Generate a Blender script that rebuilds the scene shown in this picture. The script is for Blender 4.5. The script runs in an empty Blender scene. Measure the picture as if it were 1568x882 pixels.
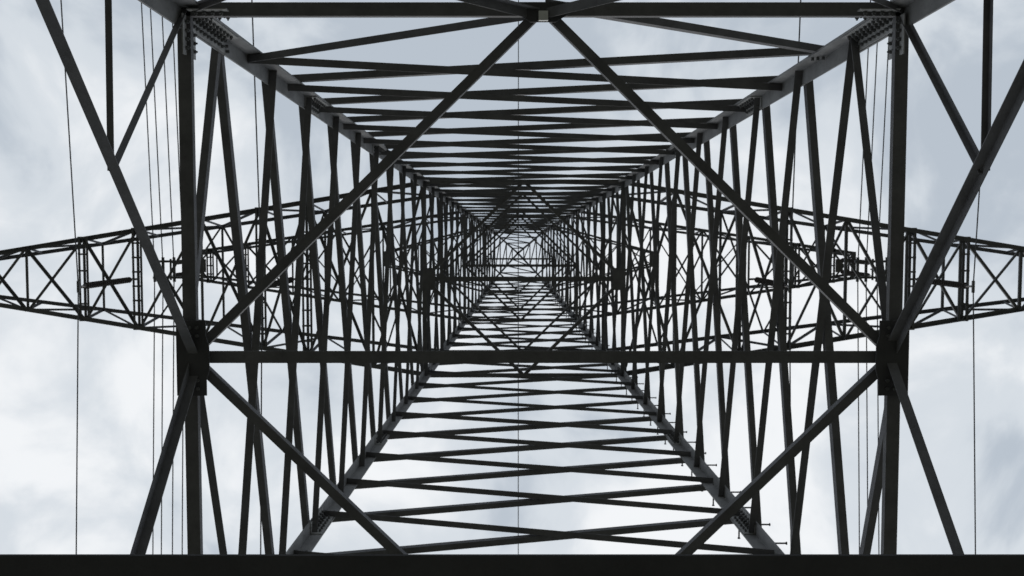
import bpy, bmesh, math, random
from mathutils import Vector, Matrix
random.seed(7)
sc = bpy.context.scene
ZC = 1.6                       # eye height
V = Vector

# ---------------------------------------------------------------- materials
def mat_steel(name, base, var, rough=0.7, scale=3.0, rust=0.25, spec=0.3):
    m = bpy.data.materials.new(name); m.use_nodes = True
    nt = m.node_tree; b = nt.nodes["Principled BSDF"]
    tc = nt.nodes.new("ShaderNodeTexCoord")
    n1 = nt.nodes.new("ShaderNodeTexNoise"); n1.inputs["Scale"].default_value = scale; n1.inputs["Detail"].default_value = 8
    n1.inputs["Roughness"].default_value = 0.65
    cr = nt.nodes.new("ShaderNodeValToRGB")
    cr.color_ramp.elements[0].position = 0.3; cr.color_ramp.elements[0].color = (*base, 1)
    cr.color_ramp.elements[1].position = 0.72; cr.color_ramp.elements[1].color = (*var, 1)
    n2 = nt.nodes.new("ShaderNodeTexNoise"); n2.inputs["Scale"].default_value = 22; n2.inputs["Detail"].default_value = 4
    r2 = nt.nodes.new("ShaderNodeValToRGB")
    r2.color_ramp.elements[0].position = 0.58; r2.color_ramp.elements[0].color = (0, 0, 0, 1)
    r2.color_ramp.elements[1].position = 0.75; r2.color_ramp.elements[1].color = (rust, rust, rust, 1)
    mx = nt.nodes.new("ShaderNodeMix"); mx.data_type = 'RGBA'
    mx.inputs["B"].default_value = (0.06, 0.05, 0.045, 1)
    bp = nt.nodes.new("ShaderNodeBump"); bp.inputs["Strength"].default_value = 0.15; bp.inputs["Distance"].default_value = 0.01
    L = nt.links.new
    L(tc.outputs["Object"], n1.inputs["Vector"]); L(tc.outputs["Object"], n2.inputs["Vector"])
    L(n1.outputs["Fac"], cr.inputs["Fac"]); L(n2.outputs["Fac"], r2.inputs["Fac"])
    L(cr.outputs["Color"], mx.inputs["A"]); L(r2.outputs["Color"], mx.inputs["Factor"])
    L(mx.outputs["Result"], b.inputs["Base Color"])
    L(n2.outputs["Fac"], bp.inputs["Height"]); L(bp.outputs["Normal"], b.inputs["Normal"])
    b.inputs["Roughness"].default_value = rough
    b.inputs["Specular IOR Level"].default_value = spec
    return m
STEEL = mat_steel("painted_steel", (0.098, 0.096, 0.100), (0.17, 0.167, 0.172))
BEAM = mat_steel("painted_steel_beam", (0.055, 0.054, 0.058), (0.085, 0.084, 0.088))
LEG = mat_steel("painted_steel_legs", (0.18, 0.178, 0.18), (0.31, 0.307, 0.305))
STEEL_FAR = mat_steel("painted_steel_upper", (0.09, 0.09, 0.096), (0.15, 0.15, 0.157))
PLATE = mat_steel("weathered_plate", (0.25, 0.247, 0.243), (0.42, 0.415, 0.405), rough=0.6, scale=6)
BOLT = mat_steel("bolt_steel", (0.08, 0.08, 0.08), (0.15, 0.15, 0.15), rough=0.55, scale=12)
CABLE = mat_steel("aluminium_cable", (0.07, 0.07, 0.075), (0.12, 0.12, 0.125), scale=2, rust=0)
CERAM = mat_steel("glazed_insulator", (0.025, 0.02, 0.018), (0.045, 0.035, 0.03), rough=0.45, scale=5, rust=0)
CONC = mat_steel("concrete", (0.26, 0.25, 0.235), (0.36, 0.35, 0.33), rough=0.9, scale=5, rust=0.1)
TAG = mat_steel("pale_enamel", (0.55, 0.55, 0.53), (0.7, 0.7, 0.68), rough=0.4, scale=5, rust=0.1)

class Acc:
    def __init__(s): s.v = []; s.f = []
    def prism(s, p0, p1, prof, e1, e2, p1prof=None):
        n = len(prof); b = len(s.v); q = p1prof or prof
        for (a, c) in prof: s.v.append(p0 + e1*a + e2*c)
        for (a, c) in q: s.v.append(p1 + e1*a + e2*c)
        for i in range(n):
            j = (i+1) % n
            s.f.append((b+i, b+j, b+n+j, b+n+i))
        s.f.append(tuple(b+i for i in reversed(range(n))))
        s.f.append(tuple(b+n+i for i in range(n)))
    def angle(s, p0, p1, a, n, t=None, off=0.0, ext=0.0, stand=None):
        p0 = V(p0); p1 = V(p1); d = (p1-p0).normalized()
        n = V(n); n = (n - d*n.dot(d)).normalized(); e = d.cross(n)
        t = t or max(0.008, a*0.1)
        st = a if stand is None else stand
        o = n*off
        h = a/2
        s.prism(p0+o-d*ext, p1+o+d*ext, [(-h, 0), (h, 0), (h, t), (-h+t, t), (-h+t, st), (-h, st)], e, n)
    def box(s, p0, p1, w, hgt, n):
        p0 = V(p0); p1 = V(p1); d = (p1-p0).normalized()
        n = V(n); n = (n - d*n.dot(d)).normalized(); e = d.cross(n)
        s.prism(p0, p1, [(-w/2, -hgt/2), (w/2, -hgt/2), (w/2, hgt/2), (-w/2, hgt/2)], e, n)
    def cyl(s, p0, p1, r, k=6, r1=None):
        p0 = V(p0); p1 = V(p1); d = (p1-p0).normalized()
        e = d.orthogonal().normalized(); g = d.cross(e)
        pr = [(r*math.cos(2*math.pi*i/k), r*math.sin(2*math.pi*i/k)) for i in range(k)]
        r1 = r if r1 is None else r1
        q = [(r1*math.cos(2*math.pi*i/k), r1*math.sin(2*math.pi*i/k)) for i in range(k)]
        s.prism(p0, p1, pr, e, g, q)
    def obj(s, name, mat, parent=None, smooth=False):
        me = bpy.data.meshes.new(name); me.from_pydata([tuple(x) for x in s.v], [], s.f); me.update()
        bm = bmesh.new(); bm.from_mesh(me); bmesh.ops.recalc_face_normals(bm, faces=bm.faces); bm.to_mesh(me); bm.free()
        if smooth:
            for p in me.polygons: p.use_smooth = True
        me.materials.append(mat)
        o = bpy.data.objects.new(name, me); sc.collection.objects.link(o)
        if parent: o.parent = parent
        return o

tower = bpy.data.objects.new("transmission_tower", None); sc.collection.objects.link(tower)

YS = 0.975
def W(h): return 4.135 - 0.065*h
def C(sx, sy, h): w = W(h); return V((sx*w, sy*w*YS, h+ZC))
HD, HT = 9.8, 46.0
HA, HB, HCc = 25.0, 34.0, 41.5
CORN = [(-1, -1), (1, -1), (1, 1), (-1, 1)]
X, Y, Z = V((1, 0, 0)), V((0, 1, 0)), V((0, 0, 1))

# ---------------------------------------------------------------- legs
legs = Acc()
for sx, sy in CORN:
    segs = [(-1.3, HD, 0.22), (HD, 19.0, 0.20), (19.0, 31.0, 0.17), (31.0, HT, 0.14)]
    for h0, h1, a in segs:
        t = a*0.11
        p0, p1 = C(sx, sy, h0), C(sx, sy, h1)
        legs.prism(p0, p1, [(0, 0), (a, 0), (a, t), (t, t), (t, a), (0, a)], V((-sx, 0, 0)), V((0, -sy, 0)))
legs.obj("legs", LEG, tower)

# ---------------------------------------------------------------- face lattice
faces = [((-1, -1), (1, -1), V((0, 1, 0))), ((1, 1), (-1, 1), V((0, -1, 0))),
         ((-1, 1), (-1, -1), V((1, 0, 0))), ((1, -1), (1, 1), V((-1, 0, 0)))]
def mknodes(h0, p0, p1):
    ns = [h0]
    while ns[-1] < HT-0.7:
        f = (ns[-1]-HD)/(HT-HD); ns.append(ns[-1]+p0*(1-f)+p1*f)
    ns[-1] = HT
    return ns
N_TB = mknodes(11.7, 1.62, 1.1); N_S = mknodes(10.85, 1.68, 1.1)
lat = Acc(); latu = Acc(); nb = Acc()
for fi, (A, B, n) in enumerate(faces):
    nodes = N_TB if fi < 2 else N_S
    for i in range(len(nodes)):
        h0 = nodes[i]
        a = 0.112 if h0 < 13 else (0.108 if h0 < 20 else (0.088 if h0 < 31 else 0.064))
        st = a*0.8
        acc = lat if h0 < 20 else latu
        if i+1 < len(nodes):
            acc.angle(C(*A, h0), C(*B, nodes[i+1]), a, n, off=0.024, stand=st)
            acc.angle(C(*B, h0), C(*A, nodes[i+1]), a, -n, off=0.004, stand=st)
            c = (C(*A, h0)+C(*B, nodes[i+1])+C(*B, h0)+C(*A, nodes[i+1]))/4
            if h0 < 24: nb.cyl(c+n*0.03, c+n*0.07, 0.02, 6)
        if h0 < 24:
            for P in (A, B):
                c = C(*P, nodes[i]); d = (C(*(B if P == A else A), nodes[i])-c).normalized()
                for k in range(3):
                    q = c + d*(0.06+0.05*k) + V((0, 0, 0.04*k))
                    nb.cyl(q+n*0.03, q+n*0.065, 0.018, 6)
    mid = (C(*A, HD)+C(*B, HD))/2
    lat.angle(C(*A, nodes[0]), mid, 0.10, n, off=0.03, stand=.08)
    lat.angle(C(*B, nodes[0]), mid, 0.10, -n, off=-0.006, stand=.08)
    latu.angle(C(*A, HT), C(*B, HT), 0.08, n)
lat.obj("face_bracing_lower", STEEL, tower); latu.obj("face_bracing_upper", STEEL_FAR, tower)

# ---------------------------------------------------------------- diaphragms
dia = Acc(); plates = Acc(); bolts = Acc()
def diaphragm(h, a_edge, a_diag, a_mid, edges=True):
    z = h+ZC; w = W(h); wy = w*YS
    if edges:
        for A, B, n in faces:
            dia.angle(C(*A, h), C(*B, h), a_edge, n, off=-0.02-a_edge*0.2)
    mids = [V((0, -wy, z)), V((w, 0, z)), V((0, wy, z)), V((-w, 0, z))]
    for i in range(4):
        dia.angle(mids[i], mids[(i+1) % 4], a_diag, Z, off=0.012*(i % 2)+0.01, ext=-0.04)
    if a_mid:
        dia.angle(mids[3]+V((0, 0, -.02)), mids[1]+V((0, 0, -.02)), a_mid, Z, ext=-0.03)
z = HD+ZC; w = W(HD); wy = w*YS
for A, B, n in faces:
    p0, p1 = C(*A, HD), C(*B, HD)
    dia.angle(p0+n*0.03, p1+n*0.03, 0.13, Z, off=-0.06, ext=-0.05, stand=0.08)
diaphragm(HD, 0.16, 0.092, 0.12, edges=False)

def plate(c, e1, e2, s1, s2, t=0.012, bolts_n=(3, 5), side=-1, rb=0.02):
    e1 = e1.normalized(); e2 = e2.normalized(); n = e1.cross(e2).normalized()
    plates.prism(c - n*t/2, c + n*t/2,
                 [(-s1/2, -s2/2), (s1/2, -s2/2), (s1/2, s2/2), (-s1/2, s2/2)], e1, e2)
    a, b = bolts_n
    for i in range(a):
        for j in range(b):
            q = c + e1*((i+.5)/a-.5)*s1*0.86 + e2*((j+.5)/b-.5)*s2*0.9
            bolts.cyl(q+n*side*t/2, q+n*side*(t/2+0.026), rb, 6)
            bolts.cyl(q+n*side*(t/2+0.026), q+n*side*(t/2+0.042), rb*0.5, 6)
gus = Acc()
for sx in (-1, 1):
    c = V((sx*w, 0, z-0.10))
    gus.prism(c-Z*0.008, c+Z*0.008, [(sx*0.09, -0.37), (sx*0.09, 0.37), (-sx*0.20, 0.37), (-sx*0.20, 0.22), (-sx*0.23, 0.12),
                                     (-sx*0.23, -0.12), (-sx*0.20, -0.22), (-sx*0.20, -0.37)], X, Y)
    for yy in (-.3, -.22, .22, .3):
        for xx in (.05, .12): bolts.cyl(c+V((-sx*xx, yy, -.008)), c+V((-sx*xx, yy, -.035)), .018)
for sy in (-1, 1):
    c = V((0, sy*wy, z-0.085))
    gus.prism(c-Z*0.008, c+Z*0.008, [(-0.25, sy*0.03), (0.25, sy*0.03), (0.25, -sy*0.08), (0.12, -sy*0.16), (-0.12, -sy*0.16), (-0.25, -sy*0.08)], X, Y)
gus.obj("plan_bracing_gussets", BEAM, tower)
tg = Acc()
tg.box(V((-0.045, -wy+0.11, z-0.13)), V((0.045, -wy+0.11, z-0.13)), 0.09, 0.05, Z)
tg.cyl(V((0, -wy+0.11, z-0.11)), V((0, -wy+0.11, z-0.09)), 0.02)
tg.obj("marker_tag", TAG, tower)
for sx, sy in CORN:
    for hh, ln in ((HD+0.55, 1.0), (14.4, 0.7), (19.0, 0.7), (25.2, 0.6)):
        c = C(sx, sy, hh); d = (C(sx, sy, hh+1)-c).normalized()
        a = 0.20 if hh < 19 else 0.17
        inx, iny = V((-sx, 0, 0)), V((0, -sy, 0))
        s = a*0.78
        for u, nn in ((inx, iny), (iny, inx)):
            cc = c + u*(a*0.55) + nn*(a*0.11+0.009)
            n = u.cross(d)
            side = 1 if n.dot(nn) > 0 else -1
            plate(cc, u, d, s, ln, bolts_n=(2, int(ln*9)), side=side)
    for u, nn in ((V((-sx, 0, 0)), V((0, -sy, 0))), (V((0, -sy, 0)), V((-sx, 0, 0)))):
        c = C(sx, sy, HD+0.02) + u*0.28 + nn*0.05
        n = u.cross(Z); side = 1 if n.dot(nn) > 0 else -1
        plate(c, u, Z, 0.38, 0.38, bolts_n=(4, 3), side=side)
plates.obj("splice_plates", PLATE, tower)

kb = Acc()
HK = 6.45; HM = (HD+HK)/2
for A, B, n in faces:
    mid = (C(*A, HD)+C(*B, HD))/2
    for P in (A, B):
        foot = C(*P, HK)
        kb.angle(mid, foot, 0.095, n, off=0.03)
        km = mid.lerp(foot, 0.48)
        kb.angle(km, C(*P, HD), 0.06, n, off=0.015)
        kb.angle(km, C(*P, HM+0.1), 0.055, n, off=0.0)
        kb.angle(C(*P, HK), (C(*A, 2.4)+C(*B, 2.4))/2, 0.12, n, off=0.03)
        kb.angle((C(*A, 2.4)+C(*B, 2.4))/2, C(*P, -1.0), 0.12, n, off=0.03)
    kb.angle(C(*A, 2.4), C(*B, 2.4), 0.14, n, off=-0.03)
kb.obj("base_panel_bracing", STEEL, tower)

hb = 3.75
cb = Acc(); wb = W(hb); y0 = -0.020
cb.prism(V((-wb, y0, hb+ZC)), V((wb, y0, hb+ZC)), [(0.004, 0), (0.30, 0), (0.30, 0.2), (0.284, 0.2), (0.284, 0.010), (0.0, 0.006)], Y, Z)
for s in (-1, 1):
    cb.angle(C(s, -1, hb), C(s, 1, hb), 0.16, V((-s, 0, 0)), off=-0.03)
cb.obj("platform_beam", BEAM, tower)

diaphragm(HA, 0.11, 0.08, 0.12)
diaphragm(HA+3.2, 0.10, 0.06, 0)
diaphragm(HB, 0.10, 0.07, 0.09)
diaphragm(HB+2.6, 0.08, 0.06, 0)
diaphragm(HCc, 0.08, 0.06, 0.07)
for sx in (-1, 1):
    wA = W(HA)
    gp = V((sx*(wA-.12), 0, HA+ZC-.05))
    dia.prism(gp-Z*0.006, gp+Z*0.006, [(-.16, -.28), (.16, -.28), (.16, .28), (-.16, .28)], X, Y)
dia.obj("plan_bracing", STEEL, tower)

stp = Acc()
h = 2.0; k = 0
while h < 40:
    c = C(1, 1, h)
    if k % 2: p, d = c+V((-0.10, 0.0, 0)), V((0, 1, 0))
    else:     p, d = c+V((0.0, -0.10, 0)), V((1, 0, 0))
    stp.cyl(p, p+d*0.23, 0.012, 6); stp.cyl(p+d*0.23, p+d*0.245, 0.022, 6)
    h += 0.36; k += 1
stp.obj("step_bolts", BOLT, tower)

# ---------------------------------------------------------------- crossarms
def crossarm(name, s, h, L, tw, depth, frames, tipdepth=0.55, a=0.12, lad=()):
    acc = Acc()
    w0 = W(h); w1 = W(h+depth)
    def bot(x, sy):
        t = (x-w0)/(L-w0); return V((s*x, sy*(w0*YS*(1-t)+tw*t), h+ZC))
    def top(x, sy):
        t = (x-w1)/(L-w1); return V((s*x, sy*(w1*YS*(1-t)+tw*0.8*t), h+ZC+depth*(1-t)+tipdepth*t))
    for sy in (-1, 1):
        acc.angle(bot(w0, sy), bot(L, sy), a, V((0, -sy, 0)), off=-0.02)
        acc.angle(top(w1, sy), top(L, sy), a*0.85, V((0, -sy, 0)), off=-0.02)
    xs = [w0]+list(frames)+[L]
    dd = a*0.6
    for i, x in enumerate(xs):
        if i:
            acc.angle(bot(x, -1), bot(x, 1), dd, Z, off=0.01)
            if i % 2 == 0 or x == L: acc.angle(top(x, -1), top(x, 1), dd*0.9, Z)
            for sy in (-1, 1): acc.angle(bot(x, sy), top(x, sy), dd*0.8, V((0, -sy, 0)))
        if i < len(xs)-1:
            x2 = xs[i+1]
            acc.angle(bot(x, -1), bot(x2, 1), dd, Z, off=0.03)
            acc.angle(bot(x, 1), bot(x2, -1), dd, -Z, off=0.0)
            for sy in (-1, 1):
                if i % 2: acc.angle(bot(x, sy), top(x2, sy), dd*.8, V((0, -sy, 0)))
                else: acc.angle(top(max(x, w1), sy), bot(x2, sy), dd*.8, V((0, -sy, 0)))
            if x < L*0.62:
                if i % 2 == 0: acc.angle(top(max(x, w1), -1), top(x2, 1), dd*0.7, Z)
                else: acc.angle(top(max(x, w1), 1), top(x2, -1), dd*0.7, Z)
    for x in lad:
        for dx in (-0.10, 0.10):
            acc.angle(bot(x+dx, -1)-Z*0.05, bot(x+dx, 1)-Z*0.05, 0.055, Z)
        p, q = bot(x, -1)-Z*0.055, bot(x, 1)-Z*0.055
        n = max(4, int((q-p).length/0.36))
        for i in range(n+1):
            c = p.lerp(q, i/n); acc.box(c-X*0.13, c+X*0.13, 0.045, 0.012, Z)
    acc.box(V((s*(L-.05), -tw*1.05, h+ZC-.06)), V((s*(L-.05), tw*1.05, h+ZC-.06)), 0.16, 0.012, Z)
    acc.obj(name, STEEL_FAR, tower)
for s in (-1, 1):
    crossarm("crossarm_bottom", s, HA, 13.6, 0.62, 3.2, (3.8, 5.45, 6.6, 8.1, 9.7, 11.05, 12.5), lad=(5.45, 6.6, 9.7, 11.05), a=0.115)
    crossarm("crossarm_middle", s, HB, 11.4, 0.45, 2.6, (3.3, 4.7, 6.2, 7.8, 9.4, 10.6), lad=(9.4, 10.6), a=0.10)
    crossarm("crossarm_top", s, HCc, 5.6, 0.3, 1.8, (2.8, 4.2), a=0.08)

pk = Acc()
apex = V((0, 0, HT+5.0+ZC))
for sx, sy in CORN:
    pk.angle(C(sx, sy, HT), apex, 0.09, V((-sx, -sy, 0)))
for f in (0.25, 0.5, 0.75):
    ps = [C(sx, sy, HT).lerp(apex, f) for sx, sy in CORN]
    po = [C(sx, sy, HT).lerp(apex, f-0.25) for sx, sy in CORN]
    for i in range(4):
        pk.angle(ps[i], ps[(i+1) % 4], 0.05, Z); pk.angle(po[i], ps[(i+1) % 4], 0.05, Z)
pk.obj("earth_wire_peak", STEEL_FAR, tower)
nb.obj("bracing_bolts", BOLT, tower)
bolts.obj("splice_bolts", BOLT, tower)

# ---------------------------------------------------------------- insulators
ins = Acc(); fit = Acc()
def lathe(acc, top, bottom, prof, k=12):
    d = (bottom-top); L = d.length; d.normalize(); e = d.orthogonal().normalized(); g = d.cross(e)
    b = len(acc.v)
    for (t, r) in prof:
        for i in range(k):
            an = 2*math.pi*i/k; acc.v.append(top + d*(t*L) + e*(r*math.cos(an)) + g*(r*math.sin(an)))
    for j in range(len(prof)-1):
        for i in range(k):
            i2 = (i+1) % k
            acc.f.append((b+j*k+i, b+j*k+i2, b+(j+1)*k+i2, b+(j+1)*k+i))
def string(top, bottom):
    n = 22; prof = []
    for i in range(n):
        t0 = 0.08+0.84*i/n; dt = 0.84/n
        prof += [(t0, 0.03), (t0+dt*0.35, 0.032), (t0+dt*0.55, 0.072), (t0+dt*0.7, 0.075), (t0+dt*0.75, 0.035)]
    prof = [(0, 0.012), (0.075, 0.018)] + prof + [(0.93, 0.025), (1.0, 0.012)]
    lathe(ins, top, bottom, prof)
def hanger(x, h, drop=3.3, dys=(0,)):
    t = V((x, 0, h+ZC-0.05))
    for dy in dys:
        string(t+V((0, dy, -0.1)), t+V((0, dy, -drop+0.12)))
    fit.box(t+V((-.12, 0, -.06)), t+V((.12, 0, -.06)), 0.05+abs(dys[0])*2, 0.06, Z)
    fit.cyl(t+V((0, 0, -drop+.15)), t+V((0, 0, -drop)), 0.025)
    fit.box(t+V((0, -.13-abs(dys[0]), -drop+.0)), t+V((0, .13+abs(dys[0]), -drop)), 0.05, 0.05, Z)
wires = []
for s in (-1, 1):
    for x in (9.75, 5.75):
        hanger(s*x, HA); wires.append(([(s*x, HA-3.35)], 0.015))
    xx = 10.85
    hanger(s*xx, HB, drop=3.2, dys=(-0.2, 0.2))
    hh = HB-3.3
    for dy in (-.25, .25):
        fit.box(V((s*xx-0.55, dy, hh+ZC+0.06)), V((s*xx+0.5, dy, hh+ZC+0.06)), 0.07, 0.08, Z)
    for dx in (-.48, -.22, .12, .42):
        fit.box(V((s*xx+dx, -.38, hh+ZC+.01)), V((s*xx+dx, .38, hh+ZC+.01)), 0.075, 0.06, Z)
    wires.append(([(s*xx-0.48, hh), (s*xx-0.22, hh), (s*xx+0.12, hh), (s*xx+0.42, hh)], 0.018))
ins.obj("insulator_strings", CERAM, tower, smooth=True); fit.obj("insulator_fittings", BOLT, tower)
wires.append(([(0.02, HT+5.0)], 0.022))
for grp, r in wires:
    acc = Acc()
    for (x, h) in grp:
        pts = []
        for i in range(-20, 21):
            y = i*7.5
            sag = (1-(abs(y)/150-1)**2)*6.0
            pts.append(V((x, y, h+ZC-sag)))
        k = 6; b = len(acc.v)
        for p in pts:
            for j in range(k):
                an = 2*math.pi*j/k; acc.v.append(p+V((r*math.cos(an), 0, r*math.sin(an))))
        for i in range(len(pts)-1):
            for j in range(k):
                j2 = (j+1) % k; acc.f.append((b+i*k+j, b+i*k+j2, b+(i+1)*k+j2, b+(i+1)*k+j))
    acc.obj("overhead_power_line", CABLE)

ft = Acc()
for sx, sy in CORN:
    c = C(sx, sy, -1.6)
    ft.prism(V((c.x, c.y, -0.2)), V((c.x, c.y, 0.35)), [(-.55, -.55), (.55, -.55), (.55, .55), (-.55, .55)], X, Y, [(-.4, -.4), (.4, -.4), (.4, .4), (-.4, .4)])
ft.obj("concrete_footings", CONC, tower)

g = Acc(); g.v = [V((-3000, -3000, 0)), V((3000, -3000, 0)), V((3000, 3000, 0)), V((-3000, 3000, 0))]; g.f = [(0, 1, 2, 3)]
gm = mat_steel("dry_grass_field", (0.085, 0.086, 0.066), (0.16, 0.157, 0.125), rough=0.95, scale=1.5, rust=0.3)
g.obj("ground", gm)

# ---------------------------------------------------------------- world + sun
elev = math.radians(58)
w_ = bpy.data.worlds.new("World"); sc.world = w_; w_.use_nodes = True
nt = w_.node_tree; nt.nodes.clear(); N = nt.nodes.new; L = nt.links.new
out = N("ShaderNodeOutputWorld")
sky = N("ShaderNodeTexSky"); sky.sky_type = 'NISHITA'; sky.sun_disc = False; sky.sun_elevation = elev; sky.sun_rotation = 0.0
bg1 = N("ShaderNodeBackground"); bg1.inputs[1].default_value = 0.1; L(sky.outputs[0], bg1.inputs[0])
tc = N("ShaderNodeTexCoord")
sep = N("ShaderNodeSeparateXYZ"); L(tc.outputs["Generated"], sep.inputs[0])
def M(op, a, b=None, c=None):
    m = N("ShaderNodeMath"); m.operation = op
    for i, x in enumerate((a, b, c)):
        if x is None: continue
        if isinstance(x, (int, float)): m.inputs[i].default_value = x
        else: L(x, m.inputs[i])
    return m.outputs[0]
zc = M('MAXIMUM', M('ADD', sep.outputs[2], 0.12), 0.05)
cmb = N("ShaderNodeCombineXYZ"); L(M('DIVIDE', sep.outputs[0], zc), cmb.inputs[0]); L(M('DIVIDE', sep.outputs[1], zc), cmb.inputs[1]); cmb.inputs[2].default_value = 5.1
def noise(scale, det, rough, dist):
    n = N("ShaderNodeTexNoise"); n.inputs["Scale"].default_value = scale; n.inputs["Detail"].default_value = det
    n.inputs["Roughness"].default_value = rough; n.inputs["Distortion"].default_value = dist
    L(cmb.outputs[0], n.inputs["Vector"]); return n.outputs["Fac"]
v = M('ADD', M('MULTIPLY', noise(6.0, 9, 0.52, 0.35), 0.72), M('MULTIPLY', noise(2.0, 3, 0.5, 0.2), 0.28))
v = M('MULTIPLY_ADD', M('SUBTRACT', v, 0.5), 2.3, 0.53)
dot = N("ShaderNodeVectorMath"); dot.operation = 'DOT_PRODUCT'; L(tc.outputs["Generated"], dot.inputs[0])
dot.inputs[1].default_value = (-0.05, math.cos(elev), math.sin(elev))
v = M('ADD', v, M('MULTIPLY', M('SUBTRACT', dot.outputs["Value"], 0.85), 1.2))
cr = N("ShaderNodeValToRGB"); L(v, cr.inputs[0]); cr.color_ramp.interpolation = 'EASE'
e = cr.color_ramp.elements
e[0].position = 0.24; e[0].color = (0.50, 0.56, 0.63, 1)
e[1].position = 0.74; e[1].color = (0.92, 0.94, 0.96, 1)
m_ = cr.color_ramp.elements.new(0.46); m_.color = (0.69, 0.74, 0.79, 1)
bg2 = N("ShaderNodeBackground"); L(cr.outputs[0], bg2.inputs[0]); bg2.inputs[1].default_value = 1.0
mix = N("ShaderNodeMixShader"); mix.inputs[0].default_value = 0.96
L(bg1.outputs[0], mix.inputs[1]); L(bg2.outputs[0], mix.inputs[2]); L(mix.outputs[0], out.inputs[0])

sl = bpy.data.lights.new("sun", 'SUN'); sl.energy = 0.6; sl.angle = math.radians(15); sl.color = (1, 0.97, 0.93)
so = bpy.data.objects.new("sun", sl); sc.collection.objects.link(so)
so.rotation_euler = V((0, math.cos(elev), math.sin(elev))).to_track_quat('Z', 'Y').to_euler()

cd = bpy.data.cameras.new("camera"); cam = bpy.data.objects.new("camera", cd); sc.collection.objects.link(cam)
cd.sensor_width = 36; cd.lens = 1524/1568*36; cd.clip_start = 0.05; cd.clip_end = 8000
cd.dof.use_dof = True; cd.dof.focus_distance = 4.5; cd.dof.aperture_fstop = 9.0
cam.location = (-0.30, -1.27, ZC)
cam.rotation_euler = (math.radians(180-3.43), 0, 0)
sc.camera = cam
sc.view_settings.view_transform = 'Standard'; sc.view_settings.look = 'None'; sc.view_settings.exposure = 0
